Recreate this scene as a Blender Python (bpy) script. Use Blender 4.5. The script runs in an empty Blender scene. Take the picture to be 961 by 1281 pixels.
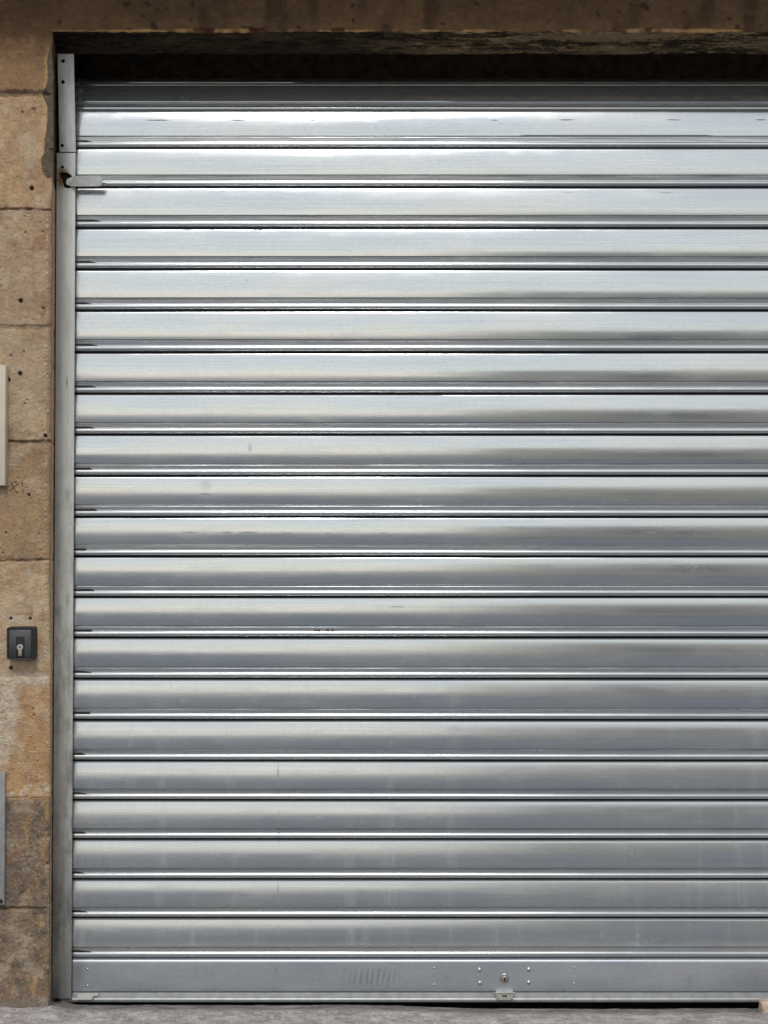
import bpy, bmesh, math, random
from mathutils import Vector, Matrix
from mathutils.noise import noise as N3

random.seed(7)
R = math.radians
S = bpy.context.scene
COL = S.collection

# ------------------------------------------------------------------ camera
F = 1500.0            # focal length in photo pixels (photo 961 x 1281)
D = 3.30              # lens to wall face, metres
PITCH = R(1.1)
CZ = 0.0
def P(u, v, Y=0.0):
    dx = (u - 480.5) / F; dz = (640.5 - v) / F
    fy = math.cos(PITCH) - dz * math.sin(PITCH)
    fz = math.sin(PITCH) + dz * math.cos(PITCH)
    s = (Y + D) / fy
    return Vector((dx * s, Y, CZ + fz * s))
CZ = -P(480, 1262, 0).z
def PX(u, v=640, Y=0.0): return P(u, v, Y).x
def PZ(v, Y=0.0): return P(480, v, Y).z
MM = 0.0022           # one photo pixel on the wall face

cam_d = bpy.data.cameras.new('camera')
cam = bpy.data.objects.new('camera', cam_d); COL.objects.link(cam)
cam.location = (0, -D, CZ); cam.rotation_euler = (R(90) + PITCH, 0, 0)
cam_d.sensor_fit = 'VERTICAL'; cam_d.sensor_height = 24; cam_d.sensor_width = 18
cam_d.lens = 24 * F / 1281.0
cam_d.clip_start = 0.05; cam_d.clip_end = 3000
S.camera = cam

# ------------------------------------------------------------------ helpers
def lin(c):
    out = []
    for x in c:
        x /= 255.0
        out.append(x / 12.92 if x <= 0.04045 else ((x + 0.055) / 1.055) ** 2.4)
    return tuple(out)

def mesh_obj(name, verts, faces, mat, parent=None, smooth=True, sharp=None, colors=None, attr=None):
    me = bpy.data.meshes.new(name)
    me.from_pydata([tuple(v) for v in verts], [], faces)
    me.materials.append(mat)
    if smooth:
        me.polygons.foreach_set('use_smooth', [True] * len(me.polygons))
    if colors is not None:
        a = me.color_attributes.new('stone', 'FLOAT_COLOR', 'POINT')
        flat = []
        for c in colors: flat += [c[0], c[1], c[2], 1.0]
        a.data.foreach_set('color', flat)
    if attr:
        for k, vals in attr.items():
            a = me.attributes.new(k, 'FLOAT', 'POINT'); a.data.foreach_set('value', vals)
    if sharp is not None:
        sharpen(me, sharp)
    me.update()
    o = bpy.data.objects.new(name, me); COL.objects.link(o)
    if parent: o.parent = parent
    return o

def sharpen(me, deg):
    bm = bmesh.new(); bm.from_mesh(me)
    for e in bm.edges:
        if len(e.link_faces) == 2 and e.calc_face_angle(0) > R(deg): e.smooth = False
    bm.to_mesh(me); bm.free()

def from_bm(name, bm, mat, parent=None, smooth=True, sharp=32):
    bmesh.ops.recalc_face_normals(bm, faces=bm.faces)
    me = bpy.data.meshes.new(name); bm.to_mesh(me); bm.free()
    me.materials.append(mat)
    if smooth:
        me.polygons.foreach_set('use_smooth', [True] * len(me.polygons)); sharpen(me, sharp)
    o = bpy.data.objects.new(name, me); COL.objects.link(o)
    if parent: o.parent = parent
    return o

def box(bm, x0, x1, y0, y1, z0, z1, bev=0.0, seg=2, M=None):
    r = bmesh.ops.create_cube(bm, size=1.0)
    vs = r['verts']
    for v in vs:
        v.co = Vector(((x0 + x1) / 2 + v.co.x * (x1 - x0), (y0 + y1) / 2 + v.co.y * (y1 - y0), (z0 + z1) / 2 + v.co.z * (z1 - z0)))
    if bev > 0:
        es = list({e for v in vs for e in v.link_edges})
        rb = bmesh.ops.bevel(bm, geom=es, offset=bev, segments=seg, profile=0.5, affect='EDGES')
        vs = list({v for f in rb['faces'] for v in f.verts})
    if M is not None:
        bmesh.ops.transform(bm, matrix=M, verts=vs)
    return vs

def disc_y(bm, cx, cz, prof, seg=24):
    """surface of revolution about the Y axis; prof = [(radius, y), ...]"""
    rings = []
    for r, y in prof:
        if r < 1e-6: rings.append([bm.verts.new((cx, y, cz))])
        else: rings.append([bm.verts.new((cx + r * math.cos(2 * math.pi * k / seg), y, cz + r * math.sin(2 * math.pi * k / seg))) for k in range(seg)])
    for a, b in zip(rings, rings[1:]):
        for k in range(seg):
            k2 = (k + 1) % seg
            if len(a) == 1 and len(b) == 1: continue
            if len(a) == 1: bm.faces.new((a[0], b[k], b[k2]))
            elif len(b) == 1: bm.faces.new((a[k], a[k2], b[0]))
            else: bm.faces.new((a[k], a[k2], b[k2], b[k]))

def prism(bm, pts, y0, y1, M=None):
    """closed outline [(x,z)] extruded along Y"""
    a = [bm.verts.new((x, y0, z)) for x, z in pts]; b = [bm.verts.new((x, y1, z)) for x, z in pts]
    n = len(pts)
    bm.faces.new(a); bm.faces.new(b[::-1])
    for k in range(n): bm.faces.new((a[k], b[k], b[(k + 1) % n], a[(k + 1) % n]))
    if M is not None: bmesh.ops.transform(bm, matrix=M, verts=a + b)

def empty(name, loc, label, cat):
    o = bpy.data.objects.new(name, None); COL.objects.link(o); o.empty_display_size = 0.1
    o.location = loc; o['label'] = label; o['category'] = cat
    return o
def adopt(o, parent):
    o.parent = parent; o.matrix_parent_inverse = Matrix.Translation(-parent.location)
    return o
def tag(o, label=None, cat=None, kind=None):
    if label: o['label'] = label
    if cat: o['category'] = cat
    if kind: o['kind'] = kind
    return o

# ------------------------------------------------------------------ node helpers
class NT:
    def __init__(s, name):
        s.m = bpy.data.materials.new(name); s.m.use_nodes = True
        s.t = s.m.node_tree; s.t.nodes.clear()
        s.out = s.n('ShaderNodeOutputMaterial'); s.b = s.n('ShaderNodeBsdfPrincipled')
        s.t.links.new(s.b.outputs[0], s.out.inputs[0])
        s.pos = s.n('ShaderNodeNewGeometry').outputs['Position']
    def n(s, t): return s.t.nodes.new(t)
    def L(s, a, b): s.t.links.new(a, b)
    def set(s, sock, v):
        if isinstance(v, bpy.types.NodeSocket): s.L(v, sock)
        else: sock.default_value = v
    def map(s, scale, vec=None, loc=(0, 0, 0), rot=(0, 0, 0)):
        m = s.n('ShaderNodeMapping'); s.L(vec or s.pos, m.inputs[0])
        m.inputs['Scale'].default_value = scale; m.inputs['Location'].default_value = loc; m.inputs['Rotation'].default_value = rot
        return m.outputs[0]
    def noise(s, vec, scale=1, detail=4, rough=0.55, dist=0):
        t = s.n('ShaderNodeTexNoise'); s.L(vec, t.inputs['Vector'])
        t.inputs['Scale'].default_value = scale; t.inputs['Detail'].default_value = detail
        t.inputs['Roughness'].default_value = rough; t.inputs['Distortion'].default_value = dist
        return t.outputs['Fac']
    def vor(s, vec, scale=1, feat='F1', out='Distance'):
        t = s.n('ShaderNodeTexVoronoi'); t.feature = feat; s.L(vec, t.inputs['Vector']); t.inputs['Scale'].default_value = scale
        return t.outputs[out]
    def mr(s, v, a, b, c=0, d=1, smooth=True):
        m = s.n('ShaderNodeMapRange'); m.interpolation_type = 'SMOOTHSTEP' if smooth else 'LINEAR'
        s.L(v, m.inputs[0])
        for i, x in zip((1, 2, 3, 4), (a, b, c, d)): s.set(m.inputs[i], x)
        return m.outputs[0]
    def math(s, op, a, b=0.0, clamp=False):
        m = s.n('ShaderNodeMath'); m.operation = op; m.use_clamp = clamp
        s.set(m.inputs[0], a); s.set(m.inputs[1], b)
        return m.outputs[0]
    def mul(s, a, b): return s.math('MULTIPLY', a, b)
    def mix(s, f, a, b):
        m = s.n('ShaderNodeMix'); m.data_type = 'RGBA'; s.set(m.inputs['Factor'], f)
        for k, v in ((6, a), (7, b)):
            if isinstance(v, bpy.types.NodeSocket): s.L(v, m.inputs[k])
            else: m.inputs[k].default_value = (*v, 1)
        return m.outputs[2]
    def mulc(s, a, f):
        m = s.n('ShaderNodeVectorMath'); m.operation = 'SCALE'; s.L(a, m.inputs[0]); s.set(m.inputs['Scale'], f)
        return m.outputs[0]
    def sep(s, v):
        m = s.n('ShaderNodeSeparateXYZ'); s.L(v, m.inputs[0]); return m.outputs
    def attr(s, name, out='Fac'):
        a = s.n('ShaderNodeAttribute'); a.attribute_name = name; return a.outputs[out]
    def bump(s, h, strength, dist):
        b = s.n('ShaderNodeBump'); s.L(h, b.inputs['Height']); b.inputs['Strength'].default_value = strength; b.inputs['Distance'].default_value = dist
        return b.outputs[0]
    def spot(s, x, z, rx, rz, soft=0.5):
        """elliptic stain of its own place on the thing: 1 inside, 0 outside"""
        m = s.n('ShaderNodeVectorMath'); m.operation = 'SUBTRACT'; s.L(s.pos, m.inputs[0]); m.inputs[1].default_value = (x, 0, z)
        q = s.n('ShaderNodeVectorMath'); q.operation = 'MULTIPLY'; s.L(m.outputs[0], q.inputs[0]); q.inputs[1].default_value = (1 / rx, 0, 1 / rz)
        l = s.n('ShaderNodeVectorMath'); l.operation = 'LENGTH'; s.L(q.outputs[0], l.inputs[0])
        return s.mr(l.outputs['Value'], 1.0, 1.0 - soft, 0, 1)

def simple(name, rgb, rough=0.6, metal=0.0, var=0.15, vs=60, bump=0.0, spec=0.5):
    m = NT(name)
    f = m.noise(m.pos, vs, 5, 0.6)
    m.set(m.b.inputs['Base Color'], m.mulc(m.mix(0.0, lin(rgb), lin(rgb)), m.mr(f, 0.3, 0.7, 1 - var, 1 + var)))
    m.b.inputs['Roughness'].default_value = rough; m.b.inputs['Metallic'].default_value = metal
    m.b.inputs['Specular IOR Level'].default_value = spec
    if bump: m.L(m.bump(f, 0.6, bump), m.b.inputs['Normal'])
    return m.m

# ------------------------------------------------------------------ shutter layout
YC = 0.134      # crest plane of the curtain
J = [135, 184.8, 234, 285.2, 336.9, 388.6, 440.8, 492.8, 544.2, 595.8, 647.2, 696.7, 747.5, 798.3, 850,
     901.6, 952.5, 1002, 1051, 1101, 1149.3, 1199.6]
JZ = [PZ(v, YC) for v in J]

# ------------------------------------------------------------------ galvanised curtain metal
def curtain_metal():
    m = NT('galvanised_curtain')
    t = m.attr('profile'); x = m.sep(m.pos)[0]; z = m.sep(m.pos)[2]
    streak = m.noise(m.map((3.0, 3, 420)), 1, 5, 0.6)
    soft = m.noise(m.map((1.6, 1, 9)), 1, 4, 0.55)
    grain = m.noise(m.map((90, 90, 260)), 1, 4, 0.7)
    dull = m.noise(m.map((7, 7, 30)), 1, 6, 0.65)
    base = m.mix(m.mr(soft, 0.3, 0.7), (0.62, 0.645, 0.67), (0.685, 0.69, 0.685))
    base = m.mulc(base, m.mr(streak, 0.25, 0.75, 0.93, 1.05))
    base = m.mulc(base, m.mr(grain, 0.3, 0.75, 0.95, 1.04))
    rough = m.math('ADD', m.mr(soft, 0.3, 0.7, 0.13, 0.20), m.mr(dull, 0.45, 0.75, 0, 0.08))
    rough = m.math('ADD', rough, m.mr(z, 1.35, 0.25, 0.0, 0.06))     # weathered duller where rain splashes from the pavement
    # oxidised dull patches and speckles (zinc bloom)
    bloom = m.mul(m.mr(m.noise(m.map((28, 28, 42)), 1, 6, 0.72), 0.57, 0.76), m.mr(m.noise(m.map((3, 3, 7)), 1, 3), 0.42, 0.64))
    metal = m.math('SUBTRACT', 0.83, m.mul(bloom, 0.26))
    base = m.mix(m.mul(bloom, 0.35), base, (0.62, 0.64, 0.66))
    # white lime specks
    v = m.n('ShaderNodeTexVoronoi'); m.L(m.map((75, 20, 60)), v.inputs['Vector']); v.inputs['Scale'].default_value = 1
    cs = m.sep(v.outputs['Color'])
    speck = m.mul(m.mr(v.outputs['Distance'], 0.16, 0.06), m.math('GREATER_THAN', cs[0], 0.95))
    speck = m.mul(speck, m.mr(m.noise(m.map((2, 2, 4)), 1, 2), 0.42, 0.6))
    base = m.mix(m.mul(speck, 0.45), base, (0.80, 0.80, 0.78)); metal = m.math('SUBTRACT', metal, m.mul(speck, 0.4))
    scr = m.mul(m.mr(m.noise(m.map((26, 1, 5), rot=(0, R(35), 0)), 6, 2, 0.5, 0.6), 0.497, 0.5), m.mr(m.noise(m.map((26, 1, 5), rot=(0, R(35), 0)), 6, 2, 0.5, 0.6), 0.503, 0.5))
    scr = m.mul(scr, m.mr(m.noise(m.map((6, 6, 14), loc=(4, 0, 2)), 1, 4, 0.6), 0.58, 0.68))
    base = m.mix(m.mul(scr, 0.35), base, (0.82, 0.82, 0.80)); metal = m.math('SUBTRACT', metal, m.mul(scr, 0.2))
    # black flecks
    v = m.n('ShaderNodeTexVoronoi'); m.L(m.map((38, 20, 55), loc=(3, 1, 7)), v.inputs['Vector']); v.inputs['Scale'].default_value = 1
    cs = m.sep(v.outputs['Color'])
    fleck = m.mul(m.mr(v.outputs['Distance'], 0.11, 0.05), m.math('GREATER_THAN', cs[1], 0.984))
    # interlock gaps coloured dark for their shade; grime on the recessed web
    joint = m.math('MAXIMUM', m.mr(t, 0.024, 0.008, 0, 1), m.mr(t, 0.945, 0.968, 0, 1))
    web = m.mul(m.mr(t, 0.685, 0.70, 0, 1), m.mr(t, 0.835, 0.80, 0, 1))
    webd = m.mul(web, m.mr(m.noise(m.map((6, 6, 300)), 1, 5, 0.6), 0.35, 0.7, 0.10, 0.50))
    # dark wedge at the left end of each interlock
    xe = m.math('ADD', PX(93, 640, YC), m.mr(t, 0.70, 0.83, 0.004, 0.055, smooth=False))
    xe = m.math('ADD', xe, m.mr(m.noise(m.map((0, 0, 23)), 1, 2), 0.3, 0.7, -0.035, 0.020))
    wedge = m.mul(m.mul(m.mr(t, 0.76, 0.80, 0, 1), m.mr(t, 0.855, 0.84, 0, 1)), m.math('LESS_THAN', x, xe))
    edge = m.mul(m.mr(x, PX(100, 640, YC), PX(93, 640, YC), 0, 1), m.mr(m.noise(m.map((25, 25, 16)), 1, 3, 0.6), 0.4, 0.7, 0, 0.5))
    # scuffs where the crest rubbed the lintel: (x0, x1, y) in photo pixels
    sc = None
    scuffs = [(176, 218, 149.5, .9), (286, 309, 149.5, .9), (386, 396, 149.5, .5), (500, 512, 149.5, .3), (612, 626, 149.5, .7), (696, 724, 149, .9), (830, 856, 149, .8),
              (944, 961, 149, .9), (165, 180, 240, .4), (268, 290, 240, .55), (496, 512, 241, .4), (700, 722, 241, .5), (820, 846, 241, .6), (224, 244, 288, .6), (254, 286, 288, .6), (310, 336, 287.5, .6),
              (380, 400, 288, .5), (414, 456, 288, .4), (612, 632, 288, .5), (660, 676, 288, .5), (224, 250, 666, .6), (276, 292, 666, .7), (296, 326, 666, .7),
              (352, 368, 667, .5), (405, 415, 667, .5), (474, 486, 667, .5), (484, 510, 759, .35), (248, 266, 618, .7), (475, 484, 619, .4), (306, 312, 351, .5), (420, 438, 344, .35)]
    brk = m.mr(m.noise(m.map((260, 260, 500)), 1, 3, 0.6), 0.36, 0.48)
    for a, b, v_, s_ in scuffs:
        q = m.mul(m.spot(PX((a + b) / 2, v_, YC), PZ(v_, YC), (b - a) / 2 * MM * 1.04, 0.0026, 0.6), s_)
        sc = q if sc is None else m.math('MAXIMUM', sc, q)
    sc = m.mul(sc, brk)
    # broad rubbed smears and water runs
    smear = None
    for (u, v_, ru, rv, s_) in [(313, 560, 4, 8, .26), (258, 606, 12, 10, .16), (348, 975, 2.2, 30, .35), (349, 1035, 3.0, 26, .40), (348, 1120, 2.6, 24, .30), (348, 1168, 3.0, 14, .34), (346, 1214, 3, 8, .35), (448, 1118, 4, 9, .2),
                            (634, 972, 16, 10, .22), (862, 1224, 6, 16, .18), (385, 728, 10, 5, .3), (430, 824, 9, 5, .2), (912, 1166, 5, 12, .2), (570, 912, 14, 5, .15)]:
        q = m.mul(m.spot(PX(u, v_, YC), PZ(v_, YC), ru * MM * 1.04, rv * MM * 1.04, 1.0), s_)
        smear = q if smear is None else m.math('MAXIMUM', smear, q)
    # rust bugs on one web
    rust = None
    for u in (395, 399, 410, 416):
        q = m.spot(PX(u, 789, YC), PZ(789, YC), 0.0045, 0.005, 0.5)
        rust = q if rust is None else m.math('MAXIMUM', rust, q)
    run = m.mul(m.mr(m.noise(m.map((17, 5, 1.0)), 1, 5, 0.6), 0.50, 0.74), m.mr(z, 1.3, 0.1, 0.02, 0.2))
    low_tone = m.mul(m.mr(z, 1.5, 0.1, 0.0, 0.20), m.mr(m.noise(m.map((5, 5, 12)), 1, 6, 0.65), 0.3, 0.7, 0.6, 1.0))  # base darker and less metallic towards the bottom
    base = m.mix(low_tone, base, (0.30, 0.325, 0.36)); metal = m.math('SUBTRACT', metal, m.mul(low_tone, 0.25))
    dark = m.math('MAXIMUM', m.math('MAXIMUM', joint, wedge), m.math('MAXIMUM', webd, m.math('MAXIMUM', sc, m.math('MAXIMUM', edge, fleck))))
    base = m.mix(m.math('MULTIPLY', smear, 1.3, True), base, (0.16, 0.165, 0.17)); metal = m.math('SUBTRACT', metal, m.mul(smear, 0.5))
    base = m.mix(run, base, (0.50, 0.50, 0.47)); metal = m.math('SUBTRACT', metal, run)
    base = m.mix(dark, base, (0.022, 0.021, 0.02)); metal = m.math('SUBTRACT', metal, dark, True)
    base = m.mix(rust, base, (0.10, 0.06, 0.02))
    rough = m.math('ADD', rough, m.mul(m.math('MAXIMUM', dark, smear), 0.4), True)
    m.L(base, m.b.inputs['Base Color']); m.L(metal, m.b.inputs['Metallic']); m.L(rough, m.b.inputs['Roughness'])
    h = m.math('ADD', m.mul(streak, 0.35), m.mul(grain, 0.5))
    m.L(m.bump(h, 0.35, 0.00012), m.b.inputs['Normal'])
    m.b.inputs['Anisotropic'].default_value = 0.0
    return m.m
M_CUR = curtain_metal()

def guide_metal(name, rgb, rough=0.48, rusty=()):
    m = NT(name)
    st = m.noise(m.map((160, 160, 2.5)), 1, 5, 0.6); bl = m.noise(m.map((20, 20, 6)), 1, 6, 0.65); gr = m.noise(m.pos, 420, 3, 0.7)
    z = m.sep(m.pos)[2]
    base = m.mulc(m.mix(m.mr(bl, 0.35, 0.65), rgb, tuple(c * 0.84 for c in rgb)), m.mr(st, 0.3, 0.7, 0.90, 1.07))
    base = m.mulc(base, m.mr(gr, 0.3, 0.7, 0.94, 1.05))
    # handling grime grows towards the pavement
    g = m.mul(m.mr(m.noise(m.map((30, 30, 11), loc=(1, 2, 5)), 1, 6, 0.7), 0.42, 0.72), m.mr(z, 2.0, 0.3, 0.15, 0.75))
    base = m.mix(g, base, (0.13, 0.135, 0.14))
    low = m.mr(z, 0.9, 0.0, 0, 0.62)
    base = m.mix(low, base, (0.10, 0.10, 0.10))
    fl = m.mr(m.vor(m.map((120, 120, 90)), 1), 0.14, 0.06)
    base = m.mix(m.mul(m.mul(fl, low), 1.2), base, (0.02, 0.02, 0.02))
    for (u, v_, ru, rv, s_) in rusty:
        q = m.mul(m.spot(PX(u, v_, YC), PZ(v_, 0.1), ru * MM, rv * MM, 1.0), m.mr(m.noise(m.pos, 130, 5, 0.7), 0.3, 0.6, 0.2, 1.0))
        base = m.mix(m.math('MULTIPLY', q, s_, True), base, (0.30, 0.14, 0.03))
    sm = None
    for (u, v_, ru, rv, s_) in [(84, 478, 2.2, 14, .7), (85, 620, 5, 13, .5), (85, 752, 4, 12, .45), (86, 745, 3, 6, .4), (76, 835, 2, 22, .35), (86, 905, 4, 16, .4), (84, 1020, 5, 8, .4), (74, 700, 3, 20, .25)]:
        q = m.mul(m.spot(PX(u, v_, 0.12), PZ(v_, 0.12), ru * MM, rv * MM, 1.0), s_)
        sm = q if sm is None else m.math('MAXIMUM', sm, q)
    base = m.mix(m.mul(sm, m.mr(gr, 0.3, 0.6, 0.4, 1)), base, (0.10, 0.105, 0.11))
    m.L(base, m.b.inputs['Base Color']); m.b.inputs['Metallic'].default_value = 0.35; m.b.inputs['Roughness'].default_value = rough
    m.L(m.bump(m.math('ADD', bl, m.mul(st, 0.5)), 0.3, 0.0006), m.b.inputs['Normal'])
    return m.m
M_GUIDE = guide_metal('galvanised_guide', (0.72, 0.73, 0.705), rusty=[(81, 214, 11, 9, 1.7), (78, 222, 10, 18, 1.7), (71, 205, 4, 16, 1.2)])
M_RAIL = simple('zinc_rail', (168, 170, 170), 0.4, 0.5, 0.12, 40, 0.0002)
M_STEEL = simple('bright_steel', (205, 205, 200), 0.28, 0.85, 0.1, 120)
M_LATCH = simple('worn_latch_metal', (190, 190, 180), 0.4, 0.4, 0.25, 180, 0.0002)
M_BLACK = simple('black_plastic', (9, 9, 10), 0.45, 0, 0.15, 90)
M_CASE = simple('charcoal_plastic', (36, 38, 40), 0.5, 0, 0.10, 140, 0.0001)
M_FACE = simple('grey_faceplate', (58, 58, 60), 0.42, 0.0, 0.10, 200)
M_HOLE = simple('dark_hollow', (10, 9, 8), 0.9, 0, 0.1, 50)
M_RUST = simple('rusty_lip', (70, 42, 20), 0.8, 0.1, 0.5, 160, 0.0004)
M_BEIGE = simple('beige_panel', (206, 194, 176), 0.55, 0, 0.04, 30)
M_GREYP = simple('grey_metal_panel', (150, 150, 148), 0.5, 0.2, 0.12, 35, 0.0002)
M_CHIP = simple('pale_plastic', (205, 208, 198), 0.5, 0, 0.1, 80)
M_SOOT = simple('sooty_cavity', (120, 98, 72), 0.95, 0, 0.4, 25, 0.002)
M_AXLE = simple('rusty_axle', (84, 58, 34), 0.8, 0.1, 0.4, 35, 0.001)

# ------------------------------------------------------------------ stone
def stone_mat(name, bumpd=0.0023):
    m = NT(name)
    c = m.attr('stone', 'Color')
    n1 = m.noise(m.pos, 55, 8, 0.68); n2 = m.noise(m.pos, 330, 6, 0.75); n3 = m.noise(m.map((18, 18, 30)), 1, 6, 0.6)
    col = m.mulc(c, m.mr(n1, 0.28, 0.72, 0.84, 1.14)); col = m.mulc(col, m.mr(n2, 0.3, 0.7, 0.86, 1.12))
    col = m.mix(m.mr(n3, 0.48, 0.75, 0, 0.18), col, (0.26, 0.19, 0.125))
    pit = m.mr(m.vor(m.map((150, 150, 190)), 1), 0.22, 0.10)
    keep = m.mr(m.noise(m.pos, 28, 3), 0.50, 0.62)
    pit = m.mul(pit, keep)
    col = m.mix(m.mul(pit, 0.55), col, (0.05, 0.035, 0.025))
    m.L(col, m.b.inputs['Base Color']); m.b.inputs['Roughness'].default_value = 0.92; m.b.inputs['Specular IOR Level'].default_value = 0.15
    h = m.math('SUBTRACT', m.math('ADD', m.mul(n1, 0.8), m.mul(n2, 0.6)), m.mul(pit, 0.5))
    m.L(m.bump(h, 0.9, bumpd), m.b.inputs['Normal'])
    return m.m
M_STONE = stone_mat('limestone')

def sst(a, b, x):
    t = max(0.0, min(1.0, (x - a) / (b - a))) if a != b else float(x > a)
    return t * t * (3 - 2 * t)
def mixc(a, b, t): return (a[0] + (b[0] - a[0]) * t, a[1] + (b[1] - a[1]) * t, a[2] + (b[2] - a[2]) * t)
def n2(x, z, s, o=0.0): return N3(Vector((x * s + o, o * 1.7, z * s - o)))

BED = [(117, 4.5, 3.0, .85), (262, 1.3, 2.5, .75), (409, 3.0, 1.2, .35), (553, 1.8, 2.6, .7), (701, 1.2, 2.0, .6), (844, 4.0, 1.0, .2), (1000, 3.0, 1.0, .2), (1137, 2.0, 2.2, .55)]
BLK = [(-400, 44, (96, 74, 54)), (44, 112, (148, 118, 88)), (112, 262, (184, 153, 120)), (262, 409, (176, 149, 122)), (409, 553, (179, 155, 127)),
       (553, 701, (162, 134, 105)), (701, 844, (186, 162, 134)), (844, 1000, (184, 148, 112)), (1000, 1137, (126, 108, 93)), (1137, 1700, (130, 113, 97))]
HOLES = [(37, 235, 2.6), (24, 376, 2.5), (53, 386, 2.0), (24, 467, 2.5), (9, 475, 2.6), (12, 445, 1.6), (29, 440, 1.2), (36, 619, 1.6), (8, 667, 1.8), (49, 668, 1.0), (14.5, 773.5, 1.7), (38.5, 774, 1.6), (15, 836, 2.4),
         (43, 887, 1.6), (44, 895, 1.7), (56, 545, 2.2), (30, 505, 1.3), (33, 500, 1.0), (51, 688, 1.0), (4, 692, 1.2), (25, 140, 1.6), (39, 137, 2.6), (30, 291, 1.2), (52, 290, 1.2), (62, 1080, 1.6), (50, 1098, 1.4)]
STROKES = [(12, 614, 23, 605), (13, 603, 21, 617), (17, 603, 21, 602.5), (27.5, 603, 28.5, 608), (28, 611.5, 28.8, 615.5)]
def segd(px, py, s):
    x0, y0, x1, y1 = s; dx, dy = x1 - x0, y1 - y0
    t = max(0, min(1, ((px - x0) * dx + (py - y0) * dy) / (dx * dx + dy * dy)))
    return math.hypot(px - x0 - t * dx, py - y0 - t * dy)

def edge_u(v):
    """photo column of the worn arris of the jamb at photo row v"""
    e = 62.0 + 1.5 * sst(60, 90, v) * sst(232, 214, v) + 2.0 * sst(720, 880, v)
    z = v * 0.01
    return e + 1.2 * N3(Vector((z * 2.2, 3.3, 0))) + 0.9 * N3(Vector((z * 9, 7.3, 0))) + 0.5 * N3(Vector((z * 30, 1.3, 0)))

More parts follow.
